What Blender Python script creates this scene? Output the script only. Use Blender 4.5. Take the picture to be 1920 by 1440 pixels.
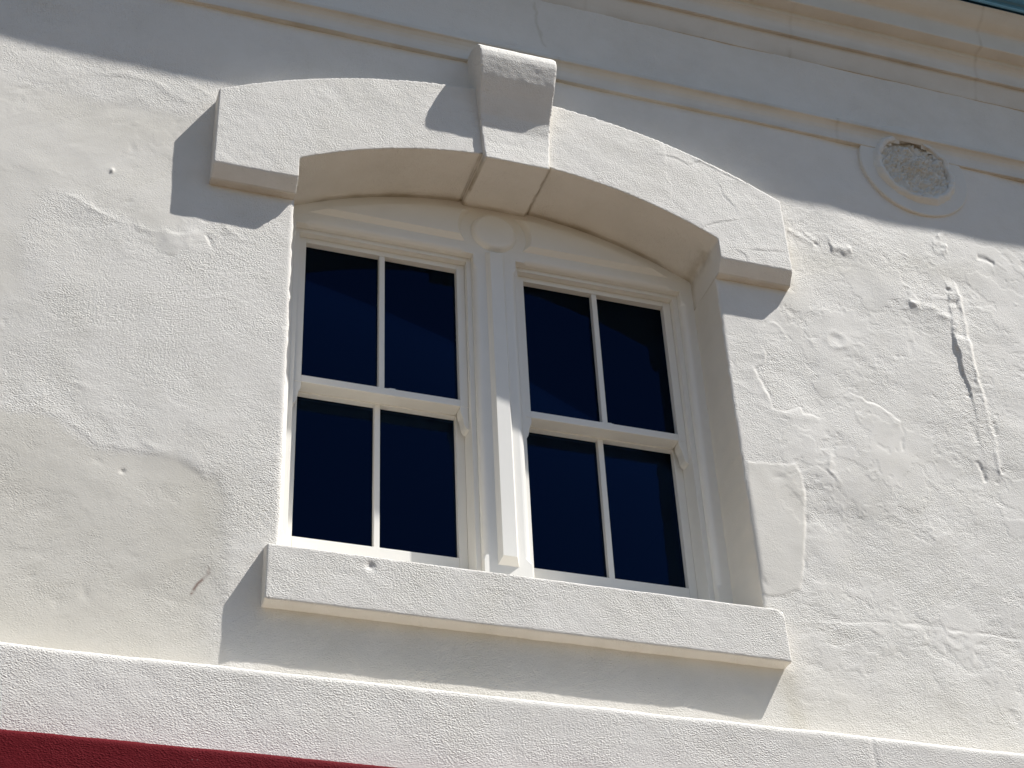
import bpy, bmesh, math, random
import numpy as np
from mathutils import Vector, Matrix

for o in list(bpy.data.objects):
    bpy.data.objects.remove(o)
scene = bpy.context.scene
COL = scene.collection

# ---------------------------------------------------------------- camera
CAM = (-1.536, -4.1359, -2.7888)
YAW, PITCH, ROLL, FOC = 0.3496, 0.6336, -0.0518, 3.2336
cy_, sy_ = math.cos(YAW), math.sin(YAW)
cp_, sp_ = math.cos(PITCH), math.sin(PITCH)
fwd = Vector((sy_ * cp_, cy_ * cp_, sp_))
right = Vector((cy_, -sy_, 0))
up = right.cross(fwd)
r2 = right * math.cos(ROLL) + up * math.sin(ROLL)
u2 = -right * math.sin(ROLL) + up * math.cos(ROLL)
cd = bpy.data.cameras.new("camera")
cam = bpy.data.objects.new("camera", cd)
COL.objects.link(cam)
M3 = Matrix((r2, u2, -fwd)).transposed()
cam.matrix_world = Matrix.Translation(CAM) @ M3.to_4x4()
cd.sensor_fit = 'HORIZONTAL'
cd.sensor_width = 36.0
cd.lens = 36.0 * FOC / 1.92
cd.clip_end = 500
scene.camera = cam

# ---------------------------------------------------------------- sky, sun, exposure
TO_SUN = Vector((2.0, -1.0, 3.49)).normalized()
SUN_EL = math.asin(TO_SUN.z)
SUN_ROT = math.atan2(TO_SUN.x, TO_SUN.y)
world = bpy.data.worlds.new("World")
scene.world = world
world.use_nodes = True
wn = world.node_tree
bg = wn.nodes["Background"]
sky = wn.nodes.new("ShaderNodeTexSky")
sky.sky_type = 'NISHITA'
sky.sun_disc = False
sky.sun_elevation = SUN_EL
sky.sun_rotation = SUN_ROT
sky.air_density = 1.0
sky.dust_density = 0.3
sky.ozone_density = 3.0
wn.links.new(sky.outputs[0], bg.inputs[0])
bg.inputs[1].default_value = 0.072
sd = bpy.data.lights.new("sun", 'SUN')
sd.energy = 5.0
sd.angle = math.radians(0.53)
sd.color = (1.0, 0.99, 0.97)
sun = bpy.data.objects.new("sun", sd)
COL.objects.link(sun)
sun.rotation_euler = (-TO_SUN).to_track_quat('-Z', 'Y').to_euler()
sun.location = TO_SUN * 30
scene.view_settings.view_transform = 'Standard'
scene.view_settings.look = 'None'
scene.view_settings.gamma = 1.0
scene.view_settings.use_curve_mapping = False
scene.view_settings.exposure = 0.43
from mathutils.geometry import tessellate_polygon

# ---------------------------------------------------------------- helpers
rng = np.random.default_rng(7)


def hash3(i, j, k, seed):
    n = (i * 374761393 + j * 668265263 + k * 2147483647 + seed * 1274126177) & 0xFFFFFFFF
    n = ((n ^ (n >> 13)) * 1274126177) & 0xFFFFFFFF
    n = (n ^ (n >> 16)) & 0xFFFFFFFF
    return n.astype(np.float64) / 4294967295.0 * 2 - 1


def vnoise(P, freq, seed=0):
    """smooth value noise in -1..1 for an (N,3) array"""
    Q = np.asarray(P) * freq + 1000.0
    I = np.floor(Q).astype(np.int64)
    F = Q - I
    F = F * F * F * (F * (F * 6 - 15) + 10)
    out = 0
    for a in (0, 1):
        wx = F[:, 0] if a else 1 - F[:, 0]
        for b in (0, 1):
            wy = F[:, 1] if b else 1 - F[:, 1]
            for c in (0, 1):
                wz = F[:, 2] if c else 1 - F[:, 2]
                out = out + wx * wy * wz * hash3(I[:, 0] + a, I[:, 1] + b, I[:, 2] + c, seed)
    return out


def fbm(P, freq, seed=0, octs=3, gain=0.5):
    s, amp = 0, 1.0
    for o in range(octs):
        s = s + amp * vnoise(P, freq * 2 ** o, seed + o * 17)
        amp *= gain
    return s


def smooth(a, b, x):
    t = np.clip((x - a) / (b - a), 0, 1)
    return t * t * (3 - 2 * t)


def link(name, mesh, mat, parent=None):
    o = bpy.data.objects.new(name, mesh)
    COL.objects.link(o)
    if mat is not None and not mesh.materials:
        mesh.materials.append(mat)
    if parent is not None:
        o.parent = parent
    return o


def from_bm(name, bm, mat, parent=None, smooth_shade=False):
    bmesh.ops.recalc_face_normals(bm, faces=bm.faces[:])
    me = bpy.data.meshes.new(name)
    bm.to_mesh(me)
    bm.free()
    if smooth_shade:
        me.shade_smooth()
    return link(name, me, mat, parent)


def add_box(bm, x0, x1, y0, y1, z0, z1, bev=0.0015):
    vs = [bm.verts.new((x, y, z)) for x in (x0, x1) for y in (y0, y1) for z in (z0, z1)]
    q = [(0, 1, 3, 2), (4, 6, 7, 5), (0, 4, 5, 1), (2, 3, 7, 6), (0, 2, 6, 4), (1, 5, 7, 3)]
    fs = [bm.faces.new([vs[i] for i in f]) for f in q]
    if bev > 0:
        es = list({e for f in fs for e in f.edges})
        bmesh.ops.bevel(bm, geom=es, offset=bev, segments=2, profile=0.5, affect='EDGES')


def add_loft(bm, sections, cap=True):
    rings = [[bm.verts.new(p) for p in s] for s in sections]
    n = len(rings[0])
    for a, b in zip(rings[:-1], rings[1:]):
        for i in range(n):
            j = (i + 1) % n
            bm.faces.new((a[i], a[j], b[j], b[i]))
    if cap:
        for ring, sec in ((rings[0], sections[0]), (rings[-1], sections[-1])):
            for tri in tessellate_polygon([[Vector(p) for p in sec]]):
                bm.faces.new([ring[i] for i in tri])


def rough_solid(name, bm, mat, parent, voxel, big=0.0015, mid=0.0007, seed=1, iters=2, extra=None):
    """closed shape -> even quad skin with plasterer's wobble pushed into it"""
    bmesh.ops.recalc_face_normals(bm, faces=bm.faces[:])
    me = bpy.data.meshes.new(name + "_raw")
    bm.to_mesh(me)
    bm.free()
    tmp = bpy.data.objects.new(name + "_raw", me)
    COL.objects.link(tmp)
    md = tmp.modifiers.new("remesh", 'REMESH')
    md.mode = 'VOXEL'
    md.voxel_size = voxel
    md.adaptivity = 0.0
    sm = tmp.modifiers.new("smooth", 'SMOOTH')
    sm.factor = 0.5
    sm.iterations = iters
    dg = bpy.context.evaluated_depsgraph_get()
    out = bpy.data.meshes.new_from_object(tmp.evaluated_get(dg))
    bpy.data.objects.remove(tmp)
    n = len(out.vertices)
    co = np.empty(n * 3)
    out.vertices.foreach_get("co", co)
    co = co.reshape(-1, 3)
    nr = np.empty(n * 3)
    out.vertices.foreach_get("normal", nr)
    nr = nr.reshape(-1, 3)
    d = big * fbm(co, 9, seed, 2) + mid * fbm(co, 45, seed + 5, 2)
    if extra is not None:
        d = d + extra(co, nr)
    co = co + nr * d[:, None]
    out.vertices.foreach_set("co", co.ravel())
    out.update()
    out.shade_smooth()
    out.materials.clear()
    out.materials.append(mat)
    out.name = name
    return link(name, out, mat, parent)


def extrude_profile(name, prof, mat, parent, x0, x1, xs, wob=0.0015, seed=3, closed_back=0.02, ends=True):
    """prof: (depth, z) points, bottom to top, run along x"""
    pts = [(-d, z) for d, z in prof]
    pts = [(closed_back, pts[0][1])] + pts + [(closed_back, pts[-1][1])]
    P = np.array([(x, y, z) for x in xs for (y, z) in pts])
    n = len(pts)
    off_y = wob * fbm(np.c_[P[:, 0], P[:, 1] * 0, P[:, 2] * 0.5], 2.5, seed, 2) + 0.4 * wob * fbm(P, 22, seed + 3, 2)
    off_z = wob * fbm(np.c_[P[:, 0], P[:, 1] * 0, P[:, 2] * 0.2], 1.7, seed + 9, 2)
    front = P[:, 1] < closed_back - 1e-6
    P[front, 1] += off_y[front]
    P[front, 2] += off_z[front]
    m = len(xs)
    faces = []
    for i in range(m - 1):
        for j in range(n - 1):
            a = i * n + j
            faces.append((a, a + 1, a + n + 1, a + n))
    if ends:
        faces.append(tuple(range(n)))
        faces.append(tuple(range((m - 1) * n, m * n))[::-1])
    me = bpy.data.meshes.new(name)
    me.from_pydata(P.tolist(), [], faces)
    bm = bmesh.new()
    bm.from_mesh(me)
    bmesh.ops.recalc_face_normals(bm, faces=bm.faces[:])
    bm.to_mesh(me)
    bm.free()
    me.update()
    return link(name, me, mat, parent)


# ---------------------------------------------------------------- materials
def new_mat(name):
    m = bpy.data.materials.new(name)
    m.use_nodes = True
    nt = m.node_tree
    return m, nt, nt.nodes["Principled BSDF"]


def N(nt, t, **kw):
    n = nt.nodes.new(t)
    for k, v in kw.items():
        if k in n.inputs:
            n.inputs[k].default_value = v
        else:
            setattr(n, k, v)
    return n


def math_node(nt, op, a, b=None):
    n = nt.nodes.new("ShaderNodeMath")
    n.operation = op
    for i, v in enumerate((a, b)):
        if v is None:
            continue
        if isinstance(v, (int, float)):
            n.inputs[i].default_value = v
        else:
            nt.links.new(v, n.inputs[i])
    return n.outputs[0]


def mix_col(nt, fac, a, b):
    n = nt.nodes.new("ShaderNodeMix")
    n.data_type = 'RGBA'
    for sock, v in ((n.inputs[0], fac), (n.inputs[6], a), (n.inputs[7], b)):
        if isinstance(v, (int, float)):
            sock.default_value = v
        elif isinstance(v, tuple):
            sock.default_value = (*v, 1)
        else:
            nt.links.new(v, sock)
    return n.outputs[2]


def stucco(name, base, dirt, rough_attr=False, grain=1.0, spec=0.25, dirt_amt=0.35):
    m, nt, b = new_mat(name)
    tc = N(nt, "ShaderNodeTexCoord")
    P = tc.outputs["Object"]
    # broad mottling of old paint
    n1 = N(nt, "ShaderNodeTexNoise", Scale=1.3, Detail=5.0, Roughness=0.6)
    nt.links.new(P, n1.inputs["Vector"])
    n2 = N(nt, "ShaderNodeTexNoise", Scale=9.0, Detail=4.0, Roughness=0.65)
    nt.links.new(P, n2.inputs["Vector"])
    f = math_node(nt, 'MULTIPLY', n1.outputs[0], n2.outputs[0])
    r = N(nt, "ShaderNodeMapRange")
    nt.links.new(f, r.inputs[0])
    r.inputs[1].default_value = 0.2
    r.inputs[2].default_value = 0.42
    fac = math_node(nt, 'MULTIPLY', r.outputs[0], dirt_amt)
    col = mix_col(nt, fac, base, dirt)
    # pinholes and specks of grit
    v = N(nt, "ShaderNodeTexVoronoi", Scale=34.0)
    nt.links.new(P, v.inputs["Vector"])
    sp = N(nt, "ShaderNodeMapRange")
    nt.links.new(v.outputs["Distance"], sp.inputs[0])
    sp.inputs[1].default_value = 0.035
    sp.inputs[2].default_value = 0.075
    sp.inputs[3].default_value = 0.5
    sp.inputs[4].default_value = 0.0
    gate = N(nt, "ShaderNodeMapRange")
    nt.links.new(n2.outputs[0], gate.inputs[0])
    gate.inputs[1].default_value = 0.52
    gate.inputs[2].default_value = 0.62
    col = mix_col(nt, math_node(nt, 'MULTIPLY', sp.outputs[0], gate.outputs[0]), col, (0.30, 0.28, 0.25))
    if rough_attr:
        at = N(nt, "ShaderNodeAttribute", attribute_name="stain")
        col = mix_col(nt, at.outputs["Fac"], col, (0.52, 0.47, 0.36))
        ar = N(nt, "ShaderNodeAttribute", attribute_name="rust")
        col = mix_col(nt, ar.outputs["Fac"], col, (0.16, 0.07, 0.045))
    ag = N(nt, "ShaderNodeAttribute", attribute_name="grime_shade")  # grime on the dressings, plus painted shade in the roundel
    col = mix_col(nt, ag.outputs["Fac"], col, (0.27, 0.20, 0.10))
    nt.links.new(col, b.inputs["Base Color"])
    b.inputs["Roughness"].default_value = 0.72
    b.inputs["Specular IOR Level"].default_value = spec
    # grain: thrown sand texture, dragged a little
    mp = N(nt, "ShaderNodeMapping")
    nt.links.new(P, mp.inputs[0])
    mp.inputs["Rotation"].default_value = (0, math.radians(24), 0)
    mp.inputs["Scale"].default_value = (0.8, 1.0, 1.25)
    g1 = N(nt, "ShaderNodeTexNoise", Scale=215.0, Detail=2.0, Roughness=0.5, Distortion=0.2)
    nt.links.new(mp.outputs[0], g1.inputs["Vector"])
    g2 = N(nt, "ShaderNodeTexNoise", Scale=310.0, Detail=1.0, Roughness=0.6)
    nt.links.new(mp.outputs[0], g2.inputs["Vector"])
    ss = N(nt, "ShaderNodeMapRange")
    ss.interpolation_type = 'SMOOTHSTEP'
    nt.links.new(g1.outputs[0], ss.inputs[0])
    ss.inputs[1].default_value = 0.30
    ss.inputs[2].default_value = 0.70
    vo = N(nt, "ShaderNodeTexVoronoi", Scale=200.0)
    nt.links.new(mp.outputs[0], vo.inputs["Vector"])
    dome = N(nt, "ShaderNodeMapRange")
    nt.links.new(vo.outputs["Distance"], dome.inputs[0])
    dome.inputs[1].default_value = 0.05
    dome.inputs[2].default_value = 0.60
    dome.inputs[3].default_value = 1.0
    dome.inputs[4].default_value = 0.0
    g3 = N(nt, "ShaderNodeTexNoise", Scale=60.0, Detail=2.0, Roughness=0.6)
    nt.links.new(P, g3.inputs["Vector"])
    gt = N(nt, "ShaderNodeMapRange")
    nt.links.new(g3.outputs[0], gt.inputs[0])
    gt.inputs[1].default_value = 0.38
    gt.inputs[2].default_value = 0.62
    gt.inputs[3].default_value = 0.6
    gt.inputs[4].default_value = 1.2
    h = math_node(nt, 'ADD', math_node(nt, 'MULTIPLY', ss.outputs[0], 0.55), math_node(nt, 'MULTIPLY', g2.outputs[0], 0.5))
    h = math_node(nt, 'ADD', h, math_node(nt, 'MULTIPLY', dome.outputs[0], 0.8))
    h = math_node(nt, 'SUBTRACT', h, 0.885)
    h = math_node(nt, 'MULTIPLY', h, gt.outputs[0])
    # worked over unevenly with the float
    g4 = N(nt, "ShaderNodeTexNoise", Scale=5.0, Detail=3.0, Roughness=0.55)
    nt.links.new(P, g4.inputs["Vector"])
    pt = N(nt, "ShaderNodeMapRange")
    nt.links.new(g4.outputs[0], pt.inputs[0])
    pt.inputs[1].default_value = 0.35
    pt.inputs[2].default_value = 0.65
    pt.inputs[3].default_value = 0.55
    pt.inputs[4].default_value = 1.25
    h = math_node(nt, 'MULTIPLY', h, pt.outputs[0])
    if rough_attr:
        a = N(nt, "ShaderNodeAttribute", attribute_name="rough")
        h = math_node(nt, 'MULTIPLY', h, a.outputs["Fac"])
    bp = N(nt, "ShaderNodeBump", Strength=1.0, Distance=0.00112 * grain)
    nt.links.new(h, bp.inputs["Height"])
    nt.links.new(bp.outputs[0], b.inputs["Normal"])
    return m


WHITE = (0.785, 0.742, 0.672)
DIRT = (0.63, 0.588, 0.50)
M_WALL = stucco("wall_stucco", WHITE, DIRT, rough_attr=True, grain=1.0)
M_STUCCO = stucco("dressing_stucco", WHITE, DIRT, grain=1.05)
M_TRIM = stucco("trim_plaster", (0.74, 0.712, 0.650), (0.56, 0.52, 0.44), grain=0.22, dirt_amt=0.25)
M_RED = stucco("red_stucco", (0.135, 0.0085, 0.013), (0.105, 0.007, 0.011), grain=0.9, spec=0.06)


def wood_paint():
    m, nt, b = new_mat("cream_wood_paint")
    tc = N(nt, "ShaderNodeTexCoord")
    n1 = N(nt, "ShaderNodeTexNoise", Scale=14.0, Detail=4.0)
    nt.links.new(tc.outputs["Object"], n1.inputs["Vector"])
    col = mix_col(nt, n1.outputs[0], (0.87, 0.835, 0.765), (0.82, 0.787, 0.715))
    nt.links.new(col, b.inputs["Base Color"])
    b.inputs["Roughness"].default_value = 0.36
    b.inputs["Specular IOR Level"].default_value = 0.5
    mp = N(nt, "ShaderNodeMapping")
    mp.inputs["Scale"].default_value = (1, 1, 0.25)
    nt.links.new(tc.outputs["Object"], mp.inputs[0])
    n2 = N(nt, "ShaderNodeTexNoise", Scale=120.0, Detail=3.0)
    nt.links.new(mp.outputs[0], n2.inputs["Vector"])
    bp = N(nt, "ShaderNodeBump", Strength=0.5, Distance=0.0004)
    nt.links.new(n2.outputs[0], bp.inputs["Height"])
    nt.links.new(bp.outputs[0], b.inputs["Normal"])
    return m


M_WOOD = wood_paint()


def glass_mat():
    m = bpy.data.materials.new("window_glass")
    m.use_nodes = True
    nt = m.node_tree
    nt.nodes.clear()
    out = N(nt, "ShaderNodeOutputMaterial")
    fr = N(nt, "ShaderNodeFresnel", IOR=1.52)
    tr = N(nt, "ShaderNodeBsdfTransparent")
    tr.inputs[0].default_value = (0.35, 0.37, 0.38, 1)
    gl = N(nt, "ShaderNodeBsdfGlossy")
    gl.inputs["Roughness"].default_value = 0.0
    gl.inputs[0].default_value = (0.10, 0.22, 0.48, 1)
    tc = N(nt, "ShaderNodeTexCoord")
    n = N(nt, "ShaderNodeTexNoise", Scale=2.2, Detail=1.0)
    nt.links.new(tc.outputs["Object"], n.inputs["Vector"])
    bp = N(nt, "ShaderNodeBump", Strength=0.2, Distance=0.0012)
    nt.links.new(n.outputs[0], bp.inputs["Height"])
    nt.links.new(bp.outputs[0], gl.inputs["Normal"])
    mx = N(nt, "ShaderNodeMixShader")
    nt.links.new(fr.outputs[0], mx.inputs[0])
    nt.links.new(tr.outputs[0], mx.inputs[1])
    nt.links.new(gl.outputs[0], mx.inputs[2])
    nt.links.new(mx.outputs[0], out.inputs[0])
    return m


M_GLASS = glass_mat()


def plain(name, col, rough=0.6, var=0.15, scale=6.0, metallic=0.0):
    m, nt, b = new_mat(name)
    tc = N(nt, "ShaderNodeTexCoord")
    n1 = N(nt, "ShaderNodeTexNoise", Scale=scale, Detail=5.0, Roughness=0.6)
    nt.links.new(tc.outputs["Object"], n1.inputs["Vector"])
    c2 = tuple(c * (1 - var) for c in col)
    nt.links.new(mix_col(nt, n1.outputs[0], col, c2), b.inputs["Base Color"])
    b.inputs["Roughness"].default_value = rough
    b.inputs["Metallic"].default_value = metallic
    return m


M_TEAL = plain("teal_paint", (0.17, 0.43, 0.66), 0.25, 0.2, 9)
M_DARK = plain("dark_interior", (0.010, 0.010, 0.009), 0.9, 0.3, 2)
M_GROUND = plain("pale_paving", (0.105, 0.056, 0.012), 0.9, 0.25, 1.5)
M_ROAD = plain("asphalt", (0.06, 0.058, 0.055), 0.9, 0.3, 3)
M_METAL = plain("brass", (0.5, 0.42, 0.25), 0.35, 0.2, 30, 0.8)

# ---------------------------------------------------------------- setting
GZ = -4.4
bm = bmesh.new()
add_box(bm, -150, 150, -150, 150, GZ - 0.5, GZ - 0.14, 0)
g = from_bm("ground", bm, M_GROUND)
g["kind"] = "structure"
bm = bmesh.new()
add_box(bm, -40, 40, -4.9, 0.0, GZ - 0.136, GZ, 0.02)
g = from_bm("pavement", bm, M_GROUND)
g["kind"] = "structure"
bm = bmesh.new()
add_box(bm, -40, 40, -12.9, -4.904, GZ - 0.139, GZ - 0.13, 0)
g = from_bm("road", bm, M_ROAD)
g["kind"] = "structure"

# ---------------------------------------------------------------- the building
building = bpy.data.objects.new("building", None)
COL.objects.link(building)
building.location = (0, 0, GZ)
building["label"] = "white stucco building with an arched paired sash window and a moulded cornice"
building["category"] = "building"
ROOT = bpy.data.objects.new("window", None)
COL.objects.link(ROOT)


class _P:
    pass


A_ = 0.75                 # half width of the window opening
FEAT = {
    'left_ridge':[(-1.489, 0.904), (-1.436, 0.897), (-1.376, 0.863), (-1.316, 0.833), (-1.252, 0.816), (-1.18, 0.81), (-1.109, 0.827), (-1.048, 0.864)],
    'left_soft':[(-1.73, 1.247), (-1.055, 1.365), (-1.048, 0.864), (-1.109, 0.827), (-1.18, 0.81), (-1.252, 0.816), (-1.316, 0.833), (-1.376, 0.863), (-1.436, 0.897), (-1.489, 0.904), (-1.534, 0.812), (-1.55, 0.714), (-1.538, 0.618), (-1.504, 0.481), (-1.557, 0.441), (-1.62, 0.421)],
    'small_patch':[(-1.179, 0.801), (-1.048, 0.864), (-1.022, 0.838), (-0.983, 0.77), (-1.102, 0.733), (-1.173, 0.726)],
    'crack_a':[(-1.022, 0.844), (-1.013, 0.821), (-0.995, 0.799), (-0.979, 0.787)],
    'ridge_b':[(-0.975, 0.882), (-0.929, 0.86), (-0.889, 0.84)],
    'left_low_edge':[(-1.556, 0.092), (-1.499, 0.079), (-1.427, 0.084), (-1.368, 0.057), (-1.318, 0.029), (-1.272, 0.005), (-1.202, 0.001), (-1.136, -0.009), (-1.061, -0.014)],
    'left_low_edge2':[(-1.05, 0.009), (-1.003, -0.021), (-0.966, -0.044), (-0.926, -0.042), (-0.902, -0.08), (-0.889, -0.146), (-0.889, -0.224)],
    'left_low':[(-1.582, 0.098), (-1.499, 0.079), (-1.427, 0.084), (-1.368, 0.057), (-1.318, 0.029), (-1.272, 0.005), (-1.202, 0.001), (-1.05, 0.009), (-1.003, -0.021), (-0.966, -0.044), (-0.926, -0.042), (-0.902, -0.08), (-0.889, -0.146), (-0.889, -0.224), (-0.869, -0.439), (-0.857, -0.654), (-1.478, -0.685)],
    'nail':[(-1.2, -0.08)],
    'chip':[(-1.334, 1.034)],
    'rust':[(-0.984, -0.436), (-0.97, -0.412), (-0.953, -0.385), (-0.932, -0.35)],
    'trowel_a':[(-1.426, 1.449), (-1.336, 1.483), (-1.242, 1.469), (-1.18, 1.428), (-1.094, 1.393)],
    'trowel_b':[(-1.162, 1.517), (-1.106, 1.474), (-1.05, 1.439)],
    'scar_shadow':[(1.676, 0.988), (1.686, 0.933), (1.688, 0.85), (1.693, 0.795), (1.689, 0.703), (1.691, 0.659)],
    'scar_ridge':[(1.748, 1.198), (1.745, 1.09), (1.743, 1.002), (1.738, 0.906), (1.743, 0.918), (1.745, 0.834), (1.743, 0.742), (1.736, 0.641), (1.738, 0.579), (1.753, 0.556)],
    'scar_dark':[(1.693, 1.147), (1.727, 1.144)],
    'scar_dark2':[(1.699, 1.218), (1.703, 1.194)],
    'scar_low':[(1.665, 0.601), (1.683, 0.565), (1.684, 0.526)],
    'scar_low2':[(1.664, 0.436), (1.671, 0.407), (1.672, 0.365)],
    'scar_foot':[(1.705, 0.351), (1.725, 0.353)],
    'scar_foot2':[(1.751, 0.425), (1.753, 0.4)],
    'scar_r':[(1.755, 0.613), (1.76, 0.566)],
    'scar_arm':[(1.515, 1.123), (1.566, 1.1), (1.618, 1.082), (1.673, 1.055), (1.711, 1.034)],
    'blob_a':[(1.716, 1.479), (1.736, 1.471)],
    'blob_b':[(1.689, 1.418), (1.751, 1.417)],
    'blob_c':[(1.874, 1.404), (1.952, 1.391)],
    'blob_d':[(1.526, 1.111), (1.567, 1.105)],
    'lump_l':[(1.074, 1.351), (1.14, 1.341), (1.177, 1.309)],
    'lump_m':[(1.238, 1.324), (1.279, 1.313), (1.33, 1.31)],
    'groove_l':[(1.118, 1.361), (1.155, 1.329), (1.193, 1.303)],
    'ring':[(1.191, 0.872)],
    'flake':[(0.898, 0.774), (0.912, 0.752), (0.894, 0.715), (0.86, 0.676), (0.868, 0.644), (0.878, 0.6), (0.892, 0.556), (0.89, 0.528), (0.928, 0.522), (0.964, 0.54), (1.003, 0.554), (1.009, 0.525), (1.045, 0.527), (1.075, 0.507)],
    'flake2':[(1.166, 0.626), (1.205, 0.652), (1.234, 0.646), (1.265, 0.628), (1.313, 0.611), (1.349, 0.576), (1.388, 0.555)],
    'flake_patch':[(0.758, 0.851), (0.987, 0.889), (0.991, 0.831), (0.954, 0.78), (0.898, 0.774), (0.912, 0.752), (0.894, 0.715), (0.86, 0.676), (0.868, 0.644), (0.878, 0.6), (0.892, 0.556), (0.89, 0.528), (0.928, 0.522), (1.003, 0.554), (1.009, 0.525), (1.045, 0.527), (1.083, 0.504), (1.155, 0.558), (1.205, 0.652), (1.265, 0.628), (1.332, 0.601), (1.388, 0.555), (1.387, 0.462), (1.144, 0.375), (0.886, 0.287), (0.764, 0.266)],
    'flake3':[(0.953, 0.916), (0.974, 0.886), (0.986, 0.854), (0.991, 0.826)],
    'mid_edge':[(0.962, 0.254), (0.955, 0.161), (0.948, 0.079), (0.928, -0.051), (0.915, -0.131), (0.887, -0.181)],
    'mid_patch':[(0.768, 0.296), (0.948, 0.31), (0.962, 0.254), (0.955, 0.161), (0.948, 0.079), (0.915, -0.131), (0.887, -0.181), (0.772, -0.211), (0.703, -0.191)],
    'low_crack':[(0.93, -0.28), (1.0, -0.258), (1.071, -0.273), (1.211, -0.251), (1.35, -0.24), (1.458, -0.242), (1.559, -0.244), (1.668, -0.25)],
    'low_ridge':[(0.937, -0.283), (1.054, -0.286), (1.279, -0.288), (1.508, -0.296), (1.583, -0.31), (1.652, -0.317)],
    'patch_e':[(1.059, 0.39), (1.091, 0.354), (1.067, 0.3), (1.109, 0.234)],
    'crack_f':[(1.386, 0.55), (1.378, 0.48), (1.372, 0.419)],
    'dust':[(0.802, -0.499), (0.785, -0.653)],
}
FEAT['left_low'][0] = (-2.2, 0.15)
FEAT['left_low'][-1] = (-2.2, -0.9)
FEAT['left_low'][-2] = (-0.857, -0.9)
FEAT['left_soft'][0] = (-2.2, 1.36)
FEAT['left_soft'][-1] = (-2.2, 0.40)

# -- wall front as a relief
X0, X1, Z0, Z1, H = -1.98, 2.64, -0.74, 2.40, 0.0043
xl = np.arange(-A_, X0 - H, -H)[::-1]
xm = np.linspace(-A_, A_, int(2 * A_ / H) + 1)[1:-1]
xr = np.arange(A_, X1 + H, H)
XS = np.concatenate([[-9.0, -4.0], xl, xm, xr, [5.0, 9.0]])
ZS = np.concatenate([np.arange(Z0, Z1, H), [2.9]])
GX, GZZ = np.meshgrid(XS, ZS)          # rows: z
nx, nz = len(XS), len(ZS)
PX, PZ = GX.ravel(), GZZ.ravel()
P3 = np.c_[PX, np.zeros_like(PX), PZ]


def dist_poly(pts):
    """distance to a polyline, signed side (left of travel +), and 0..1 along it"""
    best = np.full(PX.shape, 1e9)
    side = np.zeros(PX.shape)
    along = np.zeros(PX.shape)
    L = 0
    tot = sum(math.dist(p, q) for p, q in zip(pts[:-1], pts[1:]))
    for (ax, az), (bx, bz) in zip(pts[:-1], pts[1:]):
        dx, dz = bx - ax, bz - az
        l2 = dx * dx + dz * dz + 1e-12
        t = np.clip(((PX - ax) * dx + (PZ - az) * dz) / l2, 0, 1)
        qx, qz = ax + t * dx, az + t * dz
        d = np.hypot(PX - qx, PZ - qz)
        s = np.sign(dx * (PZ - az) - dz * (PX - ax))
        m = d < best
        best[m] = d[m]
        side[m] = s[m]
        along[m] = ((L + t * math.sqrt(l2)) / tot)[m]
        L += math.sqrt(l2)
    return best, side, along


def inside(pts):
    c = np.zeros(PX.shape, bool)
    n = len(pts)
    for i in range(n):
        (ax, az), (bx, bz) = pts[i], pts[(i + 1) % n]
        cr = ((az > PZ) != (bz > PZ)) & (PX < (bx - ax) * (PZ - az) / ((bz - az) + 1e-12) + ax)
        c ^= cr
    return c


WX = 0.009 * fbm(P3, 11, 89, 2) + 0.0045 * fbm(P3, 34, 90, 2)       # ragged edges for everything drawn on the wall
WZ = 0.009 * fbm(P3, 11, 94, 2) + 0.0045 * fbm(P3, 34, 95, 2)
WMOD = np.clip(0.75 + 0.6 * fbm(P3, 24, 99, 2), 0.1, 1.6)
PX0, PZ0 = PX.copy(), PZ.copy()
PX, PZ = PX + WX, PZ + WZ
hgt = 0.0030 * fbm(P3, 1.6, 11, 3) + 0.0007 * fbm(P3, 9, 21, 2)
rough = 0.85 + 0.35 * fbm(P3, 3.0, 31, 2)
stain = np.zeros(PX.shape)
rust = np.zeros(PX.shape)


def soft_mask(name, w=0.03):
    pts = FEAT[name]
    d, _, _ = dist_poly(pts + [pts[0]])
    ins = inside(pts)
    return np.where(ins, smooth(0, w, d), 0.0)


def ridge(name, h, w, taper=0.12):
    d, s, t = dist_poly(FEAT[name])
    e = smooth(0, taper, t) * smooth(0, taper, 1 - t)
    return h * e * WMOD * np.exp(-(d / w) ** 2)


def step(name, h, side, fade, edge=0.006, taper=0.1):
    """a skim coat ending along the line: raised on one side, feathered away"""
    d, s, t = dist_poly(FEAT[name])
    sd = d * s * side
    e = smooth(0, taper, t) * smooth(0, taper, 1 - t)
    return h * e * WMOD * smooth(-edge, edge, sd) * np.exp(-np.clip(sd, 0, None) / fade)


# left of the window
ms = soft_mask('left_soft', 0.05)
rough *= 1 - 0.62 * ms
hgt -= 0.0006 * ms
hgt += step('left_ridge', 0.0013, -1, 0.10, 0.009) + ridge('left_ridge', 0.0008, 0.012)
m2 = soft_mask('small_patch', 0.008)
rough *= 1 - 0.6 * m2
hgt += 0.0003 * m2
hgt -= ridge('crack_a', 0.0022, 0.005)
hgt += ridge('ridge_b', 0.0014, 0.009)
ml = soft_mask('left_low', 0.035) * smooth(-0.84, -0.98, PX)
rough *= 1 - 0.58 * ml
hgt += ml * (0.013 * np.minimum(PZ - 0.02, 0) - 0.0003)
hgt += step('left_low_edge', 0.0009, 1, 0.08, 0.008) + step('left_low_edge2', 0.0008, 1, 0.08, 0.010)
hgt += 0.0022 * ml * vnoise(P3, 3.4, 77)
hgt += ridge('trowel_a', 0.0011, 0.016) + ridge('trowel_b', 0.0011, 0.012)
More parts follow.
